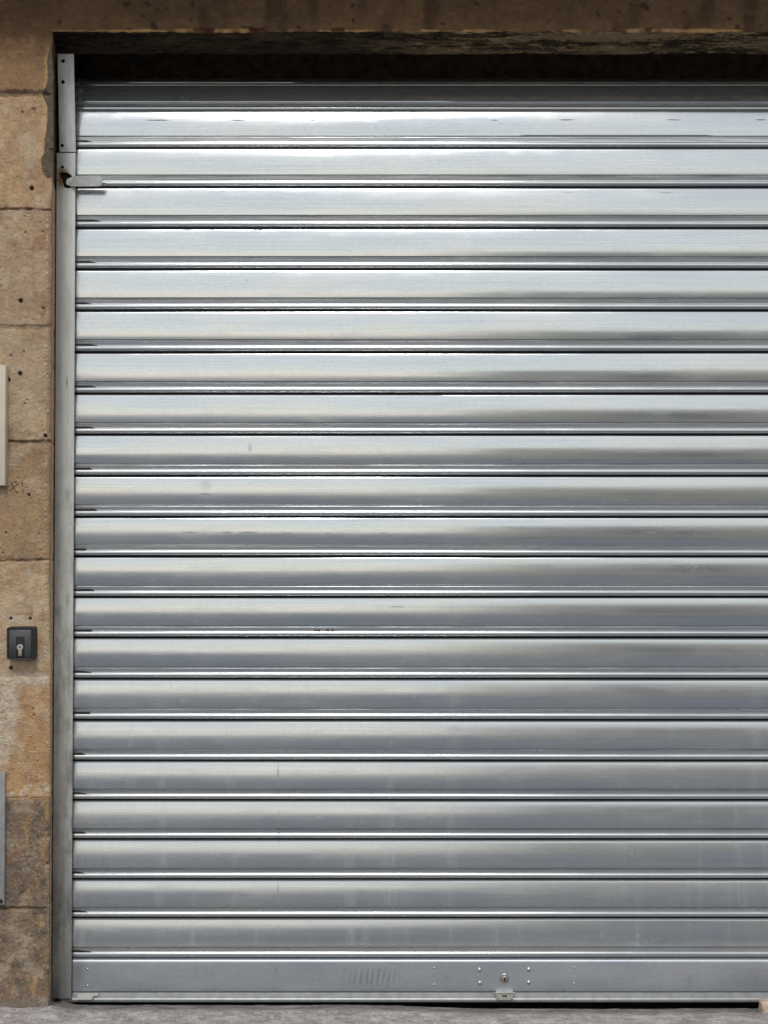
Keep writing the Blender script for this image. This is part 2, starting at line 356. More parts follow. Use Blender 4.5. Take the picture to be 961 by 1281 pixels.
ARR = [(52, 60), (62, 58.5), (75, 55.5), (88, 56.5), (100, 56.5), (110, 54), (115, 49), (121, 50.5), (133, 56.5), (150, 56.5), (165, 55), (175, 53), (186, 52.5), (192, 52.5), (200, 48.5), (209, 49.5), (217, 51), (222, 56), (226, 62)]
def stone_at(u, v, side=0.0):
    """(relief in mm, linear albedo) of the wall at photo position u, v; side: px round the corner into the reveal"""
    x = u * 0.1; z = v * 0.1
    w = 1.5 * n2(x, z, 0.16, 5) + 0.8 * n2(x, z, 0.6, 9)
    k = 0
    vv = v + w
    for i, b in enumerate(BLK):
        if b[0] <= vv < b[1]: k = i
    c = lin(BLK[k][2]); h = 0.5 * math.sin(k * 2.4)
    if k == 0 or k == 1:
        c = mixc(lin(BLK[0][2]), lin(BLK[1][2]), sst(34, 100, vv + 9 * n2(x, z, 0.5, 2)))
        h = 1.0 * sst(60, 30, v)
    # tonal clouds
    a = n2(x, z, 0.42, 11); b = n2(x, z, 1.1, 17); d = n2(x, z, 2.8, 23); e = n2(x, z, 6.0, 31)
    br = 1 + 0.17 * a + 0.14 * b + 0.10 * d + 0.08 * e
    c = (c[0] * br, c[1] * br * (1 - 0.03 * b), c[2] * br * (1 - 0.07 * a - 0.05 * d))
    g1 = sst(0.05, 0.5, n2(x, z, 0.45, 131) + 0.35 * n2(x, z, 1.6, 133)); c = mixc(c, lin((196, 182, 160)), 0.34 * g1 * sst(90, 130, v))
    g2 = sst(0.1, 0.55, n2(x, z, 0.5, 141) + 0.4 * n2(x * .5, z, 2.0, 143)); c = mixc(c, lin((148, 110, 80)), 0.42 * g2)
    g3 = sst(0.35, 0.6, n2(x * .6, z * 1.6, 7.5, 151) + .3 * b); c = mixc(c, lin((100, 76, 56)), 0.28 * g3); h -= 0.9 * g3
    h += 1.1 * a + 0.8 * b + 0.6 * d + 0.55 * e
    rough = 0.0
    if vv > 844:      # tooled, weathered lower blocks
        s1 = math.sin((u * 0.75 + v * 1.0 + 5 * n2(x, z, 0.8, 41)) * (0.95 + 0.1 * a))
        amp = (1.1 if vv < 1000 else 0.7) * sst(-0.35, 0.25, n2(x, z, 0.7, 43))
        h += amp * s1; br2 = 1 + 0.16 * amp * s1
        c = (c[0] * br2, c[1] * br2, c[2] * br2)
    if vv > 1000:
        g = sst(0.05, 0.5, n2(x, z, 0.8, 61) + 0.5 * n2(x, z, 2.6, 63))
        c = mixc(c, lin((88, 82, 76)), 0.6 * g)
        y = sst(0.15, 0.55, n2(x * 1.6, z * 0.45, 1.0, 71) + 0.45 * n2(x, z, 3.2, 73)) * sst(20, 45, u + 8 * a)
        c = mixc(c, lin((176, 142, 92)), 0.55 * y)
        p = sst(0.35, 0.6, n2(x, z, 3.4, 77) + 0.3 * e)
        c = mixc(c, lin((190, 165, 135)), 0.45 * p)
        h += 1.3 * n2(x, z, 2.2, 79)
    if 701 < vv < 1010:
        g = sst(0.1, 0.5, n2(x, z, 1.4, 81) + 0.3 * d)
        c = mixc(c, lin((196, 150, 98)), 0.35 * g)
    # limewash/mortar smear on the blocks round v 850 - 960
    L = sst(34, 12, u - 0.0 + 10 * n2(x, z, 0.7, 91) + max(0, (v - 880)) * 0.12) * sst(838, 852, v) * sst(985, 940, v)
    L = max(L, sst(9, 3, abs(v - 848 - 3 * a) - 2) * sst(70, 55, u) * 0.9, 0.75 * sst(10, 3, abs(v - 990 - 4 * b + (u - 30) * 0.15)) * sst(0.0, 0.3, 0.25 + b))
    L *= 0.55 + 0.45 * sst(-0.3, 0.2, n2(x, z, 2.4, 95))
    c = mixc(c, lin((204, 192, 176)), 0.85 * L); h += 1.6 * L
    # pale scrape above the key box
    q = sst(1, 0.4, math.hypot((u - 26) / 20, (v - 775) / 8) + 0.35 * n2(x, z, 2.6, 97))
    c = mixc(c, lin((200, 188, 172)), 0.5 * q)
    # bed joints
    for bv, bw, bd, dark in BED:
        dd = abs(v - bv - w - (1.5 * n2(x, z, 1.6, bv)))
        if bv == 117 and u > 52: dd += (u - 52) * 0.5
        m = sst(bw + 1.2, bw * 0.5, dd)
        if v < 840:      # eroded band along the joint
            er = sst(7 + 4 * b, 1, dd) * sst(-0.3, 0.3, n2(x, z, 0.7, bv + 31)); c = mixc(c, (c[0] * .72, c[1] * .69, c[2] * .66), 0.7 * er); h -= 1.8 * er
        if side > 0: m *= 0.35
        if m > 0:
            gap = 0.55 + 0.45 * sst(-0.35, 0.1, n2(x, z, 0.9, bv + 3)) if bw < 2.5 else 1.0
            m *= gap
            h -= bd * m * 2.4
            c = mixc(c, lin((126, 108, 88)) if bw > 2.5 else lin((80, 62, 46)), dark * m)
    # dark cement fill down the upper arris
    me = 60.0
    for (va, ua), (vb_, ub) in zip(ARR, ARR[1:]):
        if va <= v < vb_: me = ua + (ub - ua) * (v - va) / (vb_ - va)
    me += 0.7 * N3(Vector((v * 0.25, 5, 2))) + 0.4 * N3(Vector((v * 0.9, 5, 2)))
    fill = sst(me - 0.8, me + 0.8, u + side) * sst(52, 62, v) * sst(224, 221, v + 2 * N3(Vector((u * 0.2, 9, 0))))
    if fill > 0:
        t = 0.5 + 0.5 * n2(x + side * .1, z, 1.9, 101)
        c = mixc(c, mixc(lin((76, 66, 57)), lin((112, 98, 84)), t), 0.95 * fill); h -= 2.2 * fill; h += 0.8 * fill * n2(x, z, 5, 103)
        gl = sst(1.6, 0.4, abs(v - (186 + 2 * n2(x, z, 2, 7)))) * sst(57, 60, u + side)
        h -= 4 * gl * fill; c = mixc(c, lin((30, 26, 22)), gl * fill * 0.8)
        yl = sst(1, 0.2, abs(u + side - me + 1.6)) 
    yl = sst(5, 0, me - u) * (1 if u < me else 0) * sst(55, 70, v) * sst(222, 205, v)
    c = mixc(c, lin((198, 158, 104)), 0.5 * yl)
    # chipped arris with whitish and reddish traces
    if 235 < v < 760:
        c = mixc(c, lin((146, 117, 98)), 0.65 * sst(56.5, 59.5, u + side + 1.5 * a + .8 * d) * sst(235, 260, v) * sst(760, 700, v))
    if 270 < v < 830:
        ch = sst(2.4, 0.6, abs(u - (57 + 1.5 * a))) * sst(0.05, 0.4, n2(x, z, 3.2, 111))
        c = mixc(c, lin((206, 186, 160)), 0.65 * ch); h -= 2.2 * ch
        rd = sst(7, 12, side) * sst(270, 300, v) * sst(430, 400, v)
        c = mixc(c, lin((120, 76, 74)), 0.55 * rd * sst(-0.2, 0.2, n2(x, z, 4, 113)))
    if side > 0:
        c = mixc(c, lin((212, 182, 150)), 0.7 * sst(0, 3, side)) if v > 225 else c  # reveal coloured paler to offset the shade falling on it
    # large worn hollows
    for (cu, cv, ru, rv, dp) in ((18, 232, 26, 14, 2.6), (20, 545, 30, 10, 2.2), (10, 705, 26, 12, 1.8), (46, 300, 14, 30, 1.4), (55, 395, 8, 14, 1.8), (30, 75, 20, 12, 1.5)):
        q = sst(1, 0.2, math.hypot((u - cu) / ru, (v - cv) / rv) + 0.35 * b)
        h -= dp * q; c = mixc(c, (c[0] * .86, c[1] * .84, c[2] * .8), 0.6 * q)
    # pin holes
    for hu, hv, hr in HOLES:
        if abs(u - hu) < 9 and abs(v - hv) < 9:
            r = math.hypot(u - hu, v - hv) + 0.4 * e
            q = sst(hr + 0.7, hr - 0.6, r)
            kk = 1.0 if (hr > 2.1 or hv in (773.5, 774, 619)) and hv > 150 else 0.4
            h -= 9 * q * kk; c = mixc(c, lin((34, 28, 24)), 0.85 * q * kk)
            if hv in (376, 386, 467): c = mixc(c, lin((110, 110, 108)), 0.5 * sst(3, 2, math.hypot(u - hu - 1, v - hv - 1.5)))
    # soot spots
    p = sst(0.52, 0.66, n2(x, z, 3.8, 121) + 0.2 * b)
    c = mixc(c, lin((78, 58, 42)), 0.55 * p); h -= 0.8 * p
    # pencilled builder's mark
    if 598 < v < 622 and u < 34:
        q = max(sst(1.0, 0.35, segd(u, v, s)) for s in STROKES)
        c = mixc(c, lin((42, 36, 32)), 0.85 * q)
    # old faint line
    if abs(v - 1248) < 22:
        q = sst(1238, 1262, v + 6 * a); c = mixc(c, lin((112, 104, 98)), 0.7 * q); h += 5 * q * q
    c = tuple(max(0.006, min(0.8, t)) for t in c)
    return h, c

XREV = PX(67.0, 640, 0.117)
VTOP = -60          # photo row where the added ledge begins
def build_jamb(mirror=False):
    # columns: list of (mode, value) ; face columns at distance dpx left of the arris, reveal columns at depth
    cols = []
    x = 760.0
    while x > 66: cols.append(('f', x)); x -= 8.0
    if mirror: cols = [('f', t) for t in (900, 700, 500, 350, 240, 160, 110, 80, 60, 45, 30, 20, 12, 6, 3, 1.5, 0.6)]
    else:
        x = 66.0
        while x > 0.4: cols.append(('f', x)); x -= 0.72
    cols.append(('f', 0.15))
    dd = 0.4
    while dd < 50: cols.append(('r', dd)); dd += 0.9 if not mirror else 4
    cols += [('r', t) for t in (60, 90, 140, 200)]
    rows = []
    v = 1330.0
    while v > VTOP: rows.append(v); v -= 0.78 if not mirror else 5
    verts = []; colors = []; faces = []
    for v in rows:
        eu = edge_u(v); z = PZ(v, 0)
        above = sst(44, 38, v)
        for md, q in cols:
            if md == 'f':
                u = eu - q; h, c = stone_at(u, v)
                rnd = 2.6 * math.exp(-q / 1.6) * (1 - above)          # worn rounding of the arris
                X = (u - 480.5) * MM; Y = -h * 0.001 + rnd * 0.001
            else:
                h, c = stone_at(eu + min(q, 20) * 0.4, v, q * 0.3)
                tq = min(1.0, q / 50.0); X = ((eu - 480.5) * MM + 0.0015 * sst(0, 2, q)) * (1 - tq) + (XREV + .0012 * N3(Vector((0, q * .2, v * .09)))) * tq + (h * 0.0005 if q > 1 else 0); Y = 0.0026 * (1 - above) + q * MM
                if q < 1.5: h0, _ = stone_at(eu - 0.15, v); Y -= h0 * 0.001
            if mirror: X = 2.62 - (X + (480.5 - 58) * MM)
            verts.append((X, Y, z)); colors.append(c)
    n = len(cols)
    for r in range(len(rows) - 1):
        for k in range(n - 1):
            a = r * n + k
            f = (a, a + 1, a + n + 1, a + n)
            faces.append(f if not mirror else f[::-1])
    return verts, faces, colors

wall = empty('stone_wall', (PX(57), 0, 0), 'weathered tan limestone block wall framing the left side and top of the shutter', 'wall')
vs, fs, cs = build_jamb()
jamb = adopt(mesh_obj('masonry', vs, fs, M_STONE, colors=cs), wall)
vs, fs, cs = build_jamb(True)
jamb2 = adopt(mesh_obj('masonry', vs, fs, M_STONE, colors=cs), wall)

# lintel: face, worn arris, soffit, then back up inside the shutter box
SOFF = PZ(40, 0)
def build_lintel():
    x0 = PX(56); xs = []
    x = x0
    while x < 1.06: xs.append(x); x += 0.0038
    while x < 2.66: xs.append(x); x += 0.03
    prof = []      # (kind, value)
    zt = PZ(VTOP, 0) - SOFF
    t = zt
    while t > 0.004: prof.append(('f', t)); t -= 0.0024 if t < 0.12 else 0.012
    prof += [('f', 0.0025), ('f', 0.001), ('s', 0.001), ('s', 0.003)]
    y = 0.005
    while y < 0.152: prof.append(('s', y)); y += 0.0026
    prof += [('b', 0.0), ('b', 0.004), ('b', 0.05), ('b', 0.15), ('b', 0.30)]
    verts = []; cols = []
    for x in xs:
        u = 480.5 + x / MM
        ee = 0.004 * N3(Vector((x * 3, 0, 5))) + 0.0028 * N3(Vector((x * 14, 0, 6))) + 0.0022 * N3(Vector((x * 60, 0, 8)))
        seam = sst(0.03, 0.0, x - x0)
        for kd, q in prof:
            if kd == 'f':
                v = 40 - q / MM
                h, c = stone_at(u, min(v, 30)) if seam > 0 else (0, lin((104, 82, 60)))
                a = n2(x, q, 6, 3); b = n2(x * 0.5, q, 30, 5); d = n2(x, q, 90, 7); e = n2(x * 0.3, q, 120, 9)
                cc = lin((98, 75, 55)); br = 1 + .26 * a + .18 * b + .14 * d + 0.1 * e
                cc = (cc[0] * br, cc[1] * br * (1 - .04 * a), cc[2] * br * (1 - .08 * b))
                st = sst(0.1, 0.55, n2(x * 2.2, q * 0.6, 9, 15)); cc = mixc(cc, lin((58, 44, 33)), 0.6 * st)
                hh = 0.8 * a + 0.7 * b + 0.5 * d
                sp = sst(0.48, 0.6, n2(x, q, 46, 19)); cc = mixc(cc, lin((40, 30, 24)), 0.7 * sp); hh -= sp * 1.5
                # blistered chips and pale band along the arris
                band = sst(0.0085, 0.005, q + ee) ; wv = sst(-0.35, 0.15, n2(x, 0.3, 7, 29) + .5 * n2(x, q, 40, 33))
                cc = mixc(cc, lin((176, 138, 92)), 0.8 * band * wv)
                ch = sst(0.42, 0.5, n2(x, 0, 13, 39)) * sst(0.014, 0.008, q); cc = mixc(cc, lin((56, 26, 20)), 0.8 * ch); hh -= 2.5 * ch
                hh -= 2.0 * band * sst(-.1, .3, n2(x, 0, 30, 37))
                cc = mixc(cc, c, seam); hh = hh + (h - hh) * seam
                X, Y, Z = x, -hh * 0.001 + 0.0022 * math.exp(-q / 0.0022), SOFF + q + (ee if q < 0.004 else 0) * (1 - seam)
            elif kd == 's':
                a = n2(x * 0.22, q, 18, 43); b = n2(x * 0.22, q, 75, 47); d = n2(x * 0.45, q, 210, 49); e = n2(x, q, 160, 50)
                hh = 2.5 * a + 1.6 * b + 1.2 * d + .6 * e
                cc = mixc(lin((168, 142, 106)), lin((62, 50, 37)), sst(-0.35, 0.35, a * .6 + b * .6 + 0.5 * d + .3 * e))
                cc = mixc(cc, lin((225, 188, 138)), 0.7 * sst(0.3, 0.6, n2(x * 0.4, q, 60, 53) + .3 * e))
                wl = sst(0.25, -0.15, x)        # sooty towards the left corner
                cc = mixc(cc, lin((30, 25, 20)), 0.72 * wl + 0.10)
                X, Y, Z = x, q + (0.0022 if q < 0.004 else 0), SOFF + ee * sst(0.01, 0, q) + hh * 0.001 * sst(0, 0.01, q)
            else:
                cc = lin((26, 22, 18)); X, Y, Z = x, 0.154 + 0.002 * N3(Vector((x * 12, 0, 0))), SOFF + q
            verts.append((X, Y, Z)); cols.append(tuple(max(0.004, min(.8, t)) for t in cc))
    n = len(prof); faces = []
    for r in range(len(xs) - 1):
        for k in range(n - 1):
            a = r * n + k; faces.append((a, a + 1, a + n + 1, a + n))
    return mesh_obj('lintel', verts, faces, stone_mat('sooty_lintel_stone', 0.0014), colors=cols)
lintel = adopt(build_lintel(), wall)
# unseen moulded ledge, added to shade the lintel; wall above it
bm = bmesh.new()
zt = PZ(VTOP, 0)
pr = [(0.02, zt - .004), (-0.03, zt - .004), (-0.04, zt + .015), (-0.16, zt + .04), (-0.22, zt + .045), (-0.22, zt + .105), (0.02, zt + .13)]
def ext_x(bm, pr, x0, x1):
    a = [bm.verts.new((x0, y, z)) for y, z in pr]; b = [bm.verts.new((x1, y, z)) for y, z in pr]
    bm.faces.new(a); bm.faces.new(b[::-1])
    for k in range(len(pr)): bm.faces.new((a[k], b[k], b[(k + 1) % len(pr)], a[(k + 1) % len(pr)]))
ext_x(bm, pr, -2.6, 4.6)
M_PLAIN = simple('plain_limestone', (140, 116, 88), 0.9, 0, 0.25, 22, 0.002, 0.1)
adopt(from_bm('unseen_shade_ledge', bm, M_PLAIN), wall)
bm = bmesh.new()
box(bm, -2.6, 4.6, 0.006, 0.5, zt + .12, zt + 2.6)
box(bm, -2.6, 4.6, 0.5, 0.62, -0.2, zt + .12)                # wall closing the shutter box at the back
box(bm, 2.78, 4.6, 0.012, 0.5, -0.2, zt + .12)
box(bm, -2.9, -2.40, 0.012, 0.5, -0.2, zt + .12)
adopt(from_bm('upper_wall', bm, M_PLAIN), wall)
# sooty lining of the roll cavity
bm = bmesh.new()
box(bm, PX(40), 2.70, 0.44, 0.47, -0.1, SOFF + 0.33)
box(bm, PX(40), 2.70, 0.16, 0.44, SOFF + 0.28, SOFF + 0.31)
adopt(from_bm('cavity_lining', bm, M_SOOT), wall)

# ------------------------------------------------------------------ roller shutter
shut = empty('roller_shutter', (0.45, YC, 0.0), 'closed galvanised steel roller shutter of horizontal curved slats', 'shutter')
XL = PX(80, 640, YC); XR = 2.60
# profile: (t in px of a 51.5 px pitch measured downwards, outward mm)
prof = [(-1.2, -15), (0.0, -12), (0.75, -8.5), (0.95, -3.2), (1.25, -1.1), (1.8, 0.0), (2.5, 0.55)]
SAG = 3.0
TILTS = [0.6, 3.6, 3.4, 3.2, 3.2, 2.6, 2.4, 2.2, 1.7, 1.3, 1.1, 1.0, 1.6, 2.3, 3.1, 3.8, 4.5, 4.7, 4.6, 3.6, 3.0]
for i in range(1, 22):
    t = 2.5 + (35.2 - 2.5) * i / 21.0
    u_ = (t - 18.85) / 16.35
    prof.append((t, 0.55 + SAG * (1 - u_ * u_) ))
prof += [(35.6, -0.2), (35.9, -2.2), (36.3, -2.9), (37.3, -2.9), (37.7, -2.2), (38.1, -3.2), (39.6, -3.6), (41.4, -4.3), (42.4, -4.9), (42.8, -4.6)]
for i in range(0, 13):
    a = math.pi * (i / 12.0)
    t = 46.0 - 3.15 * math.cos(a); prof.append((t, -5.0 + 5.6 * math.sin(a) ** 0.8))
prof += [(49.3, -9), (49.5, -14), (50.4, -15)]
NXS = 84
def slat_mesh(name, zt, zb, k, tilt=None, yb=0.0):
    verts = []; att = []; faces = []
    sc = (zt - zb) / 51.5; jit = math.sin(k * 12.9898) * 1.0
    for i in range(NXS + 1):
        x = XL + (XR - XL) * i / NXS
        tw = 0.45 * N3(Vector((x * 0.55, k * 0.23, 1))) + 0.50 * N3(Vector((x * 0.9, k * 5.3, 4))) + 0.16 * N3(Vector((x * 3.1, k * 3.7, 2))) + 0.05 * N3(Vector((x * 11, k * 2.7, 2))) + 0.28 * jit
        zo = 0.0006 * N3(Vector((x * 0.8, k * 3.1, 8)))
        if k < 21: tw += 0.66 * TILTS[min(k, 20)]
        bow = 0.40 * N3(Vector((x * 0.9, k * 1.3, 12)))
        for t, o in prof:
            tt = (t - 18.85) / 16.35
            oo = o
            if 1.5 < t < 35.4: oo += tw * tt + bow * (1 - tt * tt) + 0.035 * N3(Vector((t * 0.22, k * 2.3, 5))) + 0.010 * N3(Vector((t * 0.8, k * 2.3, 9)))
            y = -oo * 0.001; z = -t * sc + zo
            if tilt is None: verts.append((x, YC + y, zt + z))
            else:
                # leaning back onto the drum: rotate about the slat's lower end
                zz = z + 51.5 * sc; ca, sa = math.cos(tilt), math.sin(tilt)
                verts.append((x, YC + yb + y * ca + zz * sa, zb - y * sa + zz * ca))
            att.append(t / 51.5)
    n = len(prof)
    for i in range(NXS):
        for j in range(n - 1):
            a = i * n + j; faces.append((a, a + 1, a + n + 1, a + n))
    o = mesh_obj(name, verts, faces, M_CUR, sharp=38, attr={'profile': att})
    return adopt(o, shut)
slat_mesh('slat', JZ[0], JZ[1], 0, R(6.5))
for k in range(1, len(JZ) - 1):
    slat_mesh('slat', JZ[k], JZ[k + 1], k)
# first slat leans back over the drum
PIT = JZ[0] - JZ[1]
top = slat_mesh('slat', JZ[0] + PIT, JZ[0], 30, R(33), PIT * math.sin(R(6.5)))
top['label'] = 'shaded top slat leaning back towards the drum'
nxt = slat_mesh('slat', JZ[0] + PIT * (1 + math.cos(R(33))), JZ[0] + PIT * math.cos(R(33)), 31, R(60), PIT * (math.sin(R(6.5)) + math.sin(R(33))))
nxt['label'] = 'topmost slat turning over the drum in the dark'
# axle drum behind
bm = bmesh.new()
seg = 28; yc = YC + 0.19; zc = JZ[0] + 0.01; rr = 0.10
ra = [bm.verts.new((XL - .005, yc + rr * math.cos(2 * math.pi * k / seg), zc + rr * math.sin(2 * math.pi * k / seg))) for k in range(seg)]
rb = [bm.verts.new((XR, v.co.y, v.co.z)) for v in ra]
for k in range(seg): bm.faces.new((ra[k], ra[(k + 1) % seg], rb[(k + 1) % seg], rb[k]))
adopt(from_bm('drum', bm, M_AXLE), shut)

# bottom bar -------------------------------------------------------
zt = JZ[-1]; zb = PZ(1240.5, YC)
bar_prof = [(zt + 0.004, -15), (zt + .0005, -12), (zt - .001, -6), (zt - .0022, -1), (zt - .005, 1.8), (zt - .0085, 2.6), (zt - .013, 2.8)]
m_ = 8
for i in range(1, m_ + 1): bar_prof.append((zt - .013 + (zb + .004 - zt + .013) * i / m_, 2.8 - 0.35 * i / m_))
bar_prof += [(zb + .002, 2.2), (zb + .0005, 0.5)]
verts = []; att = []; faces = []
for i in range(NXS + 1):
    x = XL + (XR - XL) * i / NXS
    for z, o in bar_prof:
        verts.append((x, YC - 0.001 * (o + 0.12 * N3(Vector((x * 2, z * 9, 3)))), z)); att.append(0.35 if z < zt - .001 else 0.0)
n = len(bar_prof)
for i in range(NXS):
    for j in range(n - 1):
        a = i * n + j; faces.append((a, a + 1, a + n + 1, a + n))
def bar_metal():
    m = NT('dull_zinc_bar')
    x = m.sep(m.pos)[0]
    soft = m.noise(m.map((4, 4, 14)), 1, 6, 0.6); gr = m.noise(m.map((60, 60, 160)), 1, 5, 0.7)
    base = m.mulc(m.mix(m.mr(soft, .3, .7), (0.44, 0.475, 0.53), (0.50, 0.52, 0.55)), m.mr(gr, .3, .7, .93, 1.06))
    v = m.n('ShaderNodeTexVoronoi'); m.L(m.map((60, 20, 75)), v.inputs['Vector']); v.inputs['Scale'].default_value = 1
    cs_ = m.sep(v.outputs['Color'])
    fl = m.mul(m.mr(v.outputs['Distance'], .16, .07), m.math('GREATER_THAN', cs_[0], 0.975))
    wh = m.mul(m.mr(v.outputs['Distance'], .13, .06), m.math('LESS_THAN', cs_[0], 0.02))
    base = m.mix(m.mul(fl, .8), base, (.03, .03, .03)); base = m.mix(m.mul(wh, .6), base, (.7, .7, .7))
    # tyre-like smear ribs
    inside = m.spot(PX(466, 1222, YC), PZ(1222, YC), 45 * MM, 15 * MM, .6)
    w = m.n('ShaderNodeTexWave'); m.L(m.map((1, 1, 0.35), rot=(0, R(-24), 0)), w.inputs['Vector']); w.inputs['Scale'].default_value = 22; w.inputs['Distortion'].default_value = 3.0; w.inputs['Detail'].default_value = 2
    rib = m.mul(inside, m.mr(w.outputs['Fac'], .5, .85, 0, .42))
    base = m.mix(rib, base, (.20, .21, .22))
    for (u, v_, ru, rv, s_) in [(346, 1213, 3, 7, .45), (862, 1226, 6, 14, .25), (560, 1222, 7, 6, .2), (704, 1238, 3, 4, .4), (98, 1215, 14, 34, .45)]:
        base = m.mix(m.mul(m.spot(PX(u, v_, YC), PZ(v_, YC), ru * MM, rv * MM, 1), s_), base, (.22, .215, .19))
    run = m.mul(m.mr(m.noise(m.map((30, 5, 3)), 1, 4, .6), .52, .72), .18)
    base = m.mix(run, base, (.36, .36, .34))
    m.L(base, m.b.inputs['Base Color']); m.b.inputs['Metallic'].default_value = .6
    m.set(m.b.inputs['Roughness'], m.mr(soft, .3, .7, .30, .42)); m.L(m.bump(gr, .3, .0002), m.b.inputs['Normal'])
    return m.m
M_BAR = bar_metal()
adopt(mesh_obj('bottom_bar', verts, faces, M_BAR, sharp=38), shut)
# L angle along the bottom
zl0 = PZ(1240.5, YC) - .0012; 
ya = YC - .0035
prL = [(ya + .004, zl0), (ya, zl0 - .001), (ya - .0035, PZ(1248.4, ya)), (ya - .0055, PZ(1249.2, ya - .005)), (ya - .0065, PZ(1250, ya - .006)), (ya - .0065, PZ(1252.8, ya - .006)), (ya - .004, PZ(1253.3, ya)), (ya + .028, PZ(1253.3, ya)), (ya + .028, zl0)]
bm = bmesh.new(); ext_x(bm, prL, XL, XR)
adopt(from_bm('bottom_angle', bm, M_RAIL, sharp=20), shut)

yb = YC - .0028
def rivet(u, v, r, h_):
    bm = bmesh.new(); c = P(u, v, yb)
    disc_y(bm, c.x, c.z, [(r, yb + .001), (r * .98, yb - h_ * .15), (r * .82, yb - h_ * .6), (r * .5, yb - h_ * .9), (0, yb - h_)], 20)
    return adopt(from_bm('rivet', bm, M_STEEL, sharp=60), shut)
for u, v in ((600, 1213), (600.5, 1229.5), (661.5, 1212.5), (661.5, 1229)): rivet(u, v, .0062, .0042)
for u, v in ((543.5, 1211), (543.5, 1232), (718.5, 1210.5), (718.5, 1230.5)): rivet(u, v, .0036, .0012)
for u, v in ((109.5, 1212.5), (109.5, 1233.5)): rivet(u, v, .0036, .0018)
# lock cylinder with key slot
c = P(631.3, 1224, yb)
bm = bmesh.new()
disc_y(bm, c.x, c.z, [(.0138, yb + .001), (.0136, yb - .0012), (.0122, yb - .0022), (.0105, yb - .0022), (.0098, yb - .0010), (.0085, yb - .0010), (.0082, yb - .0034), (.0070, yb - .0042), (0, yb - .0042)], 32)
lock = adopt(from_bm('lock_cylinder', bm, simple('worn_nickel', (176, 170, 166), .38, .75, .15, 150), sharp=30), shut)
bm = bmesh.new(); box(bm, c.x - .0016, c.x + .0016, yb - .0052, yb - .0038, c.z - .0075, c.z - .0006, .0004)
disc_y(bm, c.x, c.z - .001, [(.0030, yb - .0038), (.0030, yb - .0051), (0, yb - .0051)], 14)
ks = from_bm('key_slot', bm, M_HOLE); ks.parent = lock
# pull latch under the lock
c = P(631.5, 1245, ya - .008); w2 = 13.6 * MM; z0 = PZ(1250.5, ya - .01); z1 = PZ(1241.2, ya - .01)
bm = bmesh.new()
outl = [(-w2, z1), (w2, z1), (w2, z1 - .0045), (w2 * .80, z1 - .0095), (w2 * .78, z0 + .004), (w2 * .66, z0), (-w2 * .66, z0), (-w2 * .78, z0 + .004), (-w2 * .80, z1 - .0095), (-w2, z1 - .0045)]
prism(bm, [(c.x + a, b) for a, b in outl], ya - .0125, ya - .0085)
box(bm, c.x - w2 * .8, c.x + w2 * .8, ya - .0085, ya + .001, z1 - .006, z1 - .001)
box(bm, c.x - w2, c.x + w2, ya - .0150, ya - .0120, z1 - .0022, z1 + .0004, .0006)
latch = adopt(from_bm('latch', bm, M_LATCH), shut)
bm = bmesh.new(); box(bm, c.x - .0066, c.x + .0066, ya - .0137, ya - .0122, (z0 + z1) / 2 - .001, (z0 + z1) / 2 + .0028, .0006)
sl = from_bm('latch_slot', bm, M_HOLE); sl.parent = latch
# pale end tab at bottom left
bm = bmesh.new(); yt = ya - .012
a = [P(95.5, 1251, yt), P(98.5, 1243.8, yt), P(122.8, 1243.2, yt), P(122.5, 1245.2, yt), P(117.5, 1245.8, yt), P(114.8, 1250.8, yt)]
prism(bm, [(p.x, p.z) for p in a], yt, yt + .005)
adopt(from_bm('end_tab', bm, M_CHIP), shut)

# ------------------------------------------------------------------ guide rail
YG = 0.117
vb = 1249
guide = empty('guide_rail', (PX(80, 1249, YG), YG, PZ(vb, YG)), 'upright galvanised steel guide channel between the stone jamb and the slats', 'rail')
gx0 = PX(69.0, 640, YG); gx1 = PX(92.2, 640, YG)
zb0 = PZ(vb, YG); zk = PZ(238, YG); zj = PZ(190.6, YG); ztop = PZ(67, YG - .02)
TILT = R(5.5)
Mt = Matrix.Translation((0, YG, zj)) @ Matrix.Rotation(-TILT, 4, 'X') @ Matrix.Translation((0, -YG, -zj))   # top leans out
# sanity of direction: a point above zk must move towards -Y
if (Mt @ Vector((0, YG, zk + 1))).y > YG:
    Mt = Matrix.Translation((0, YG, zj)) @ Matrix.Rotation(TILT, 4, 'X') @ Matrix.Translation((0, -YG, -zj))

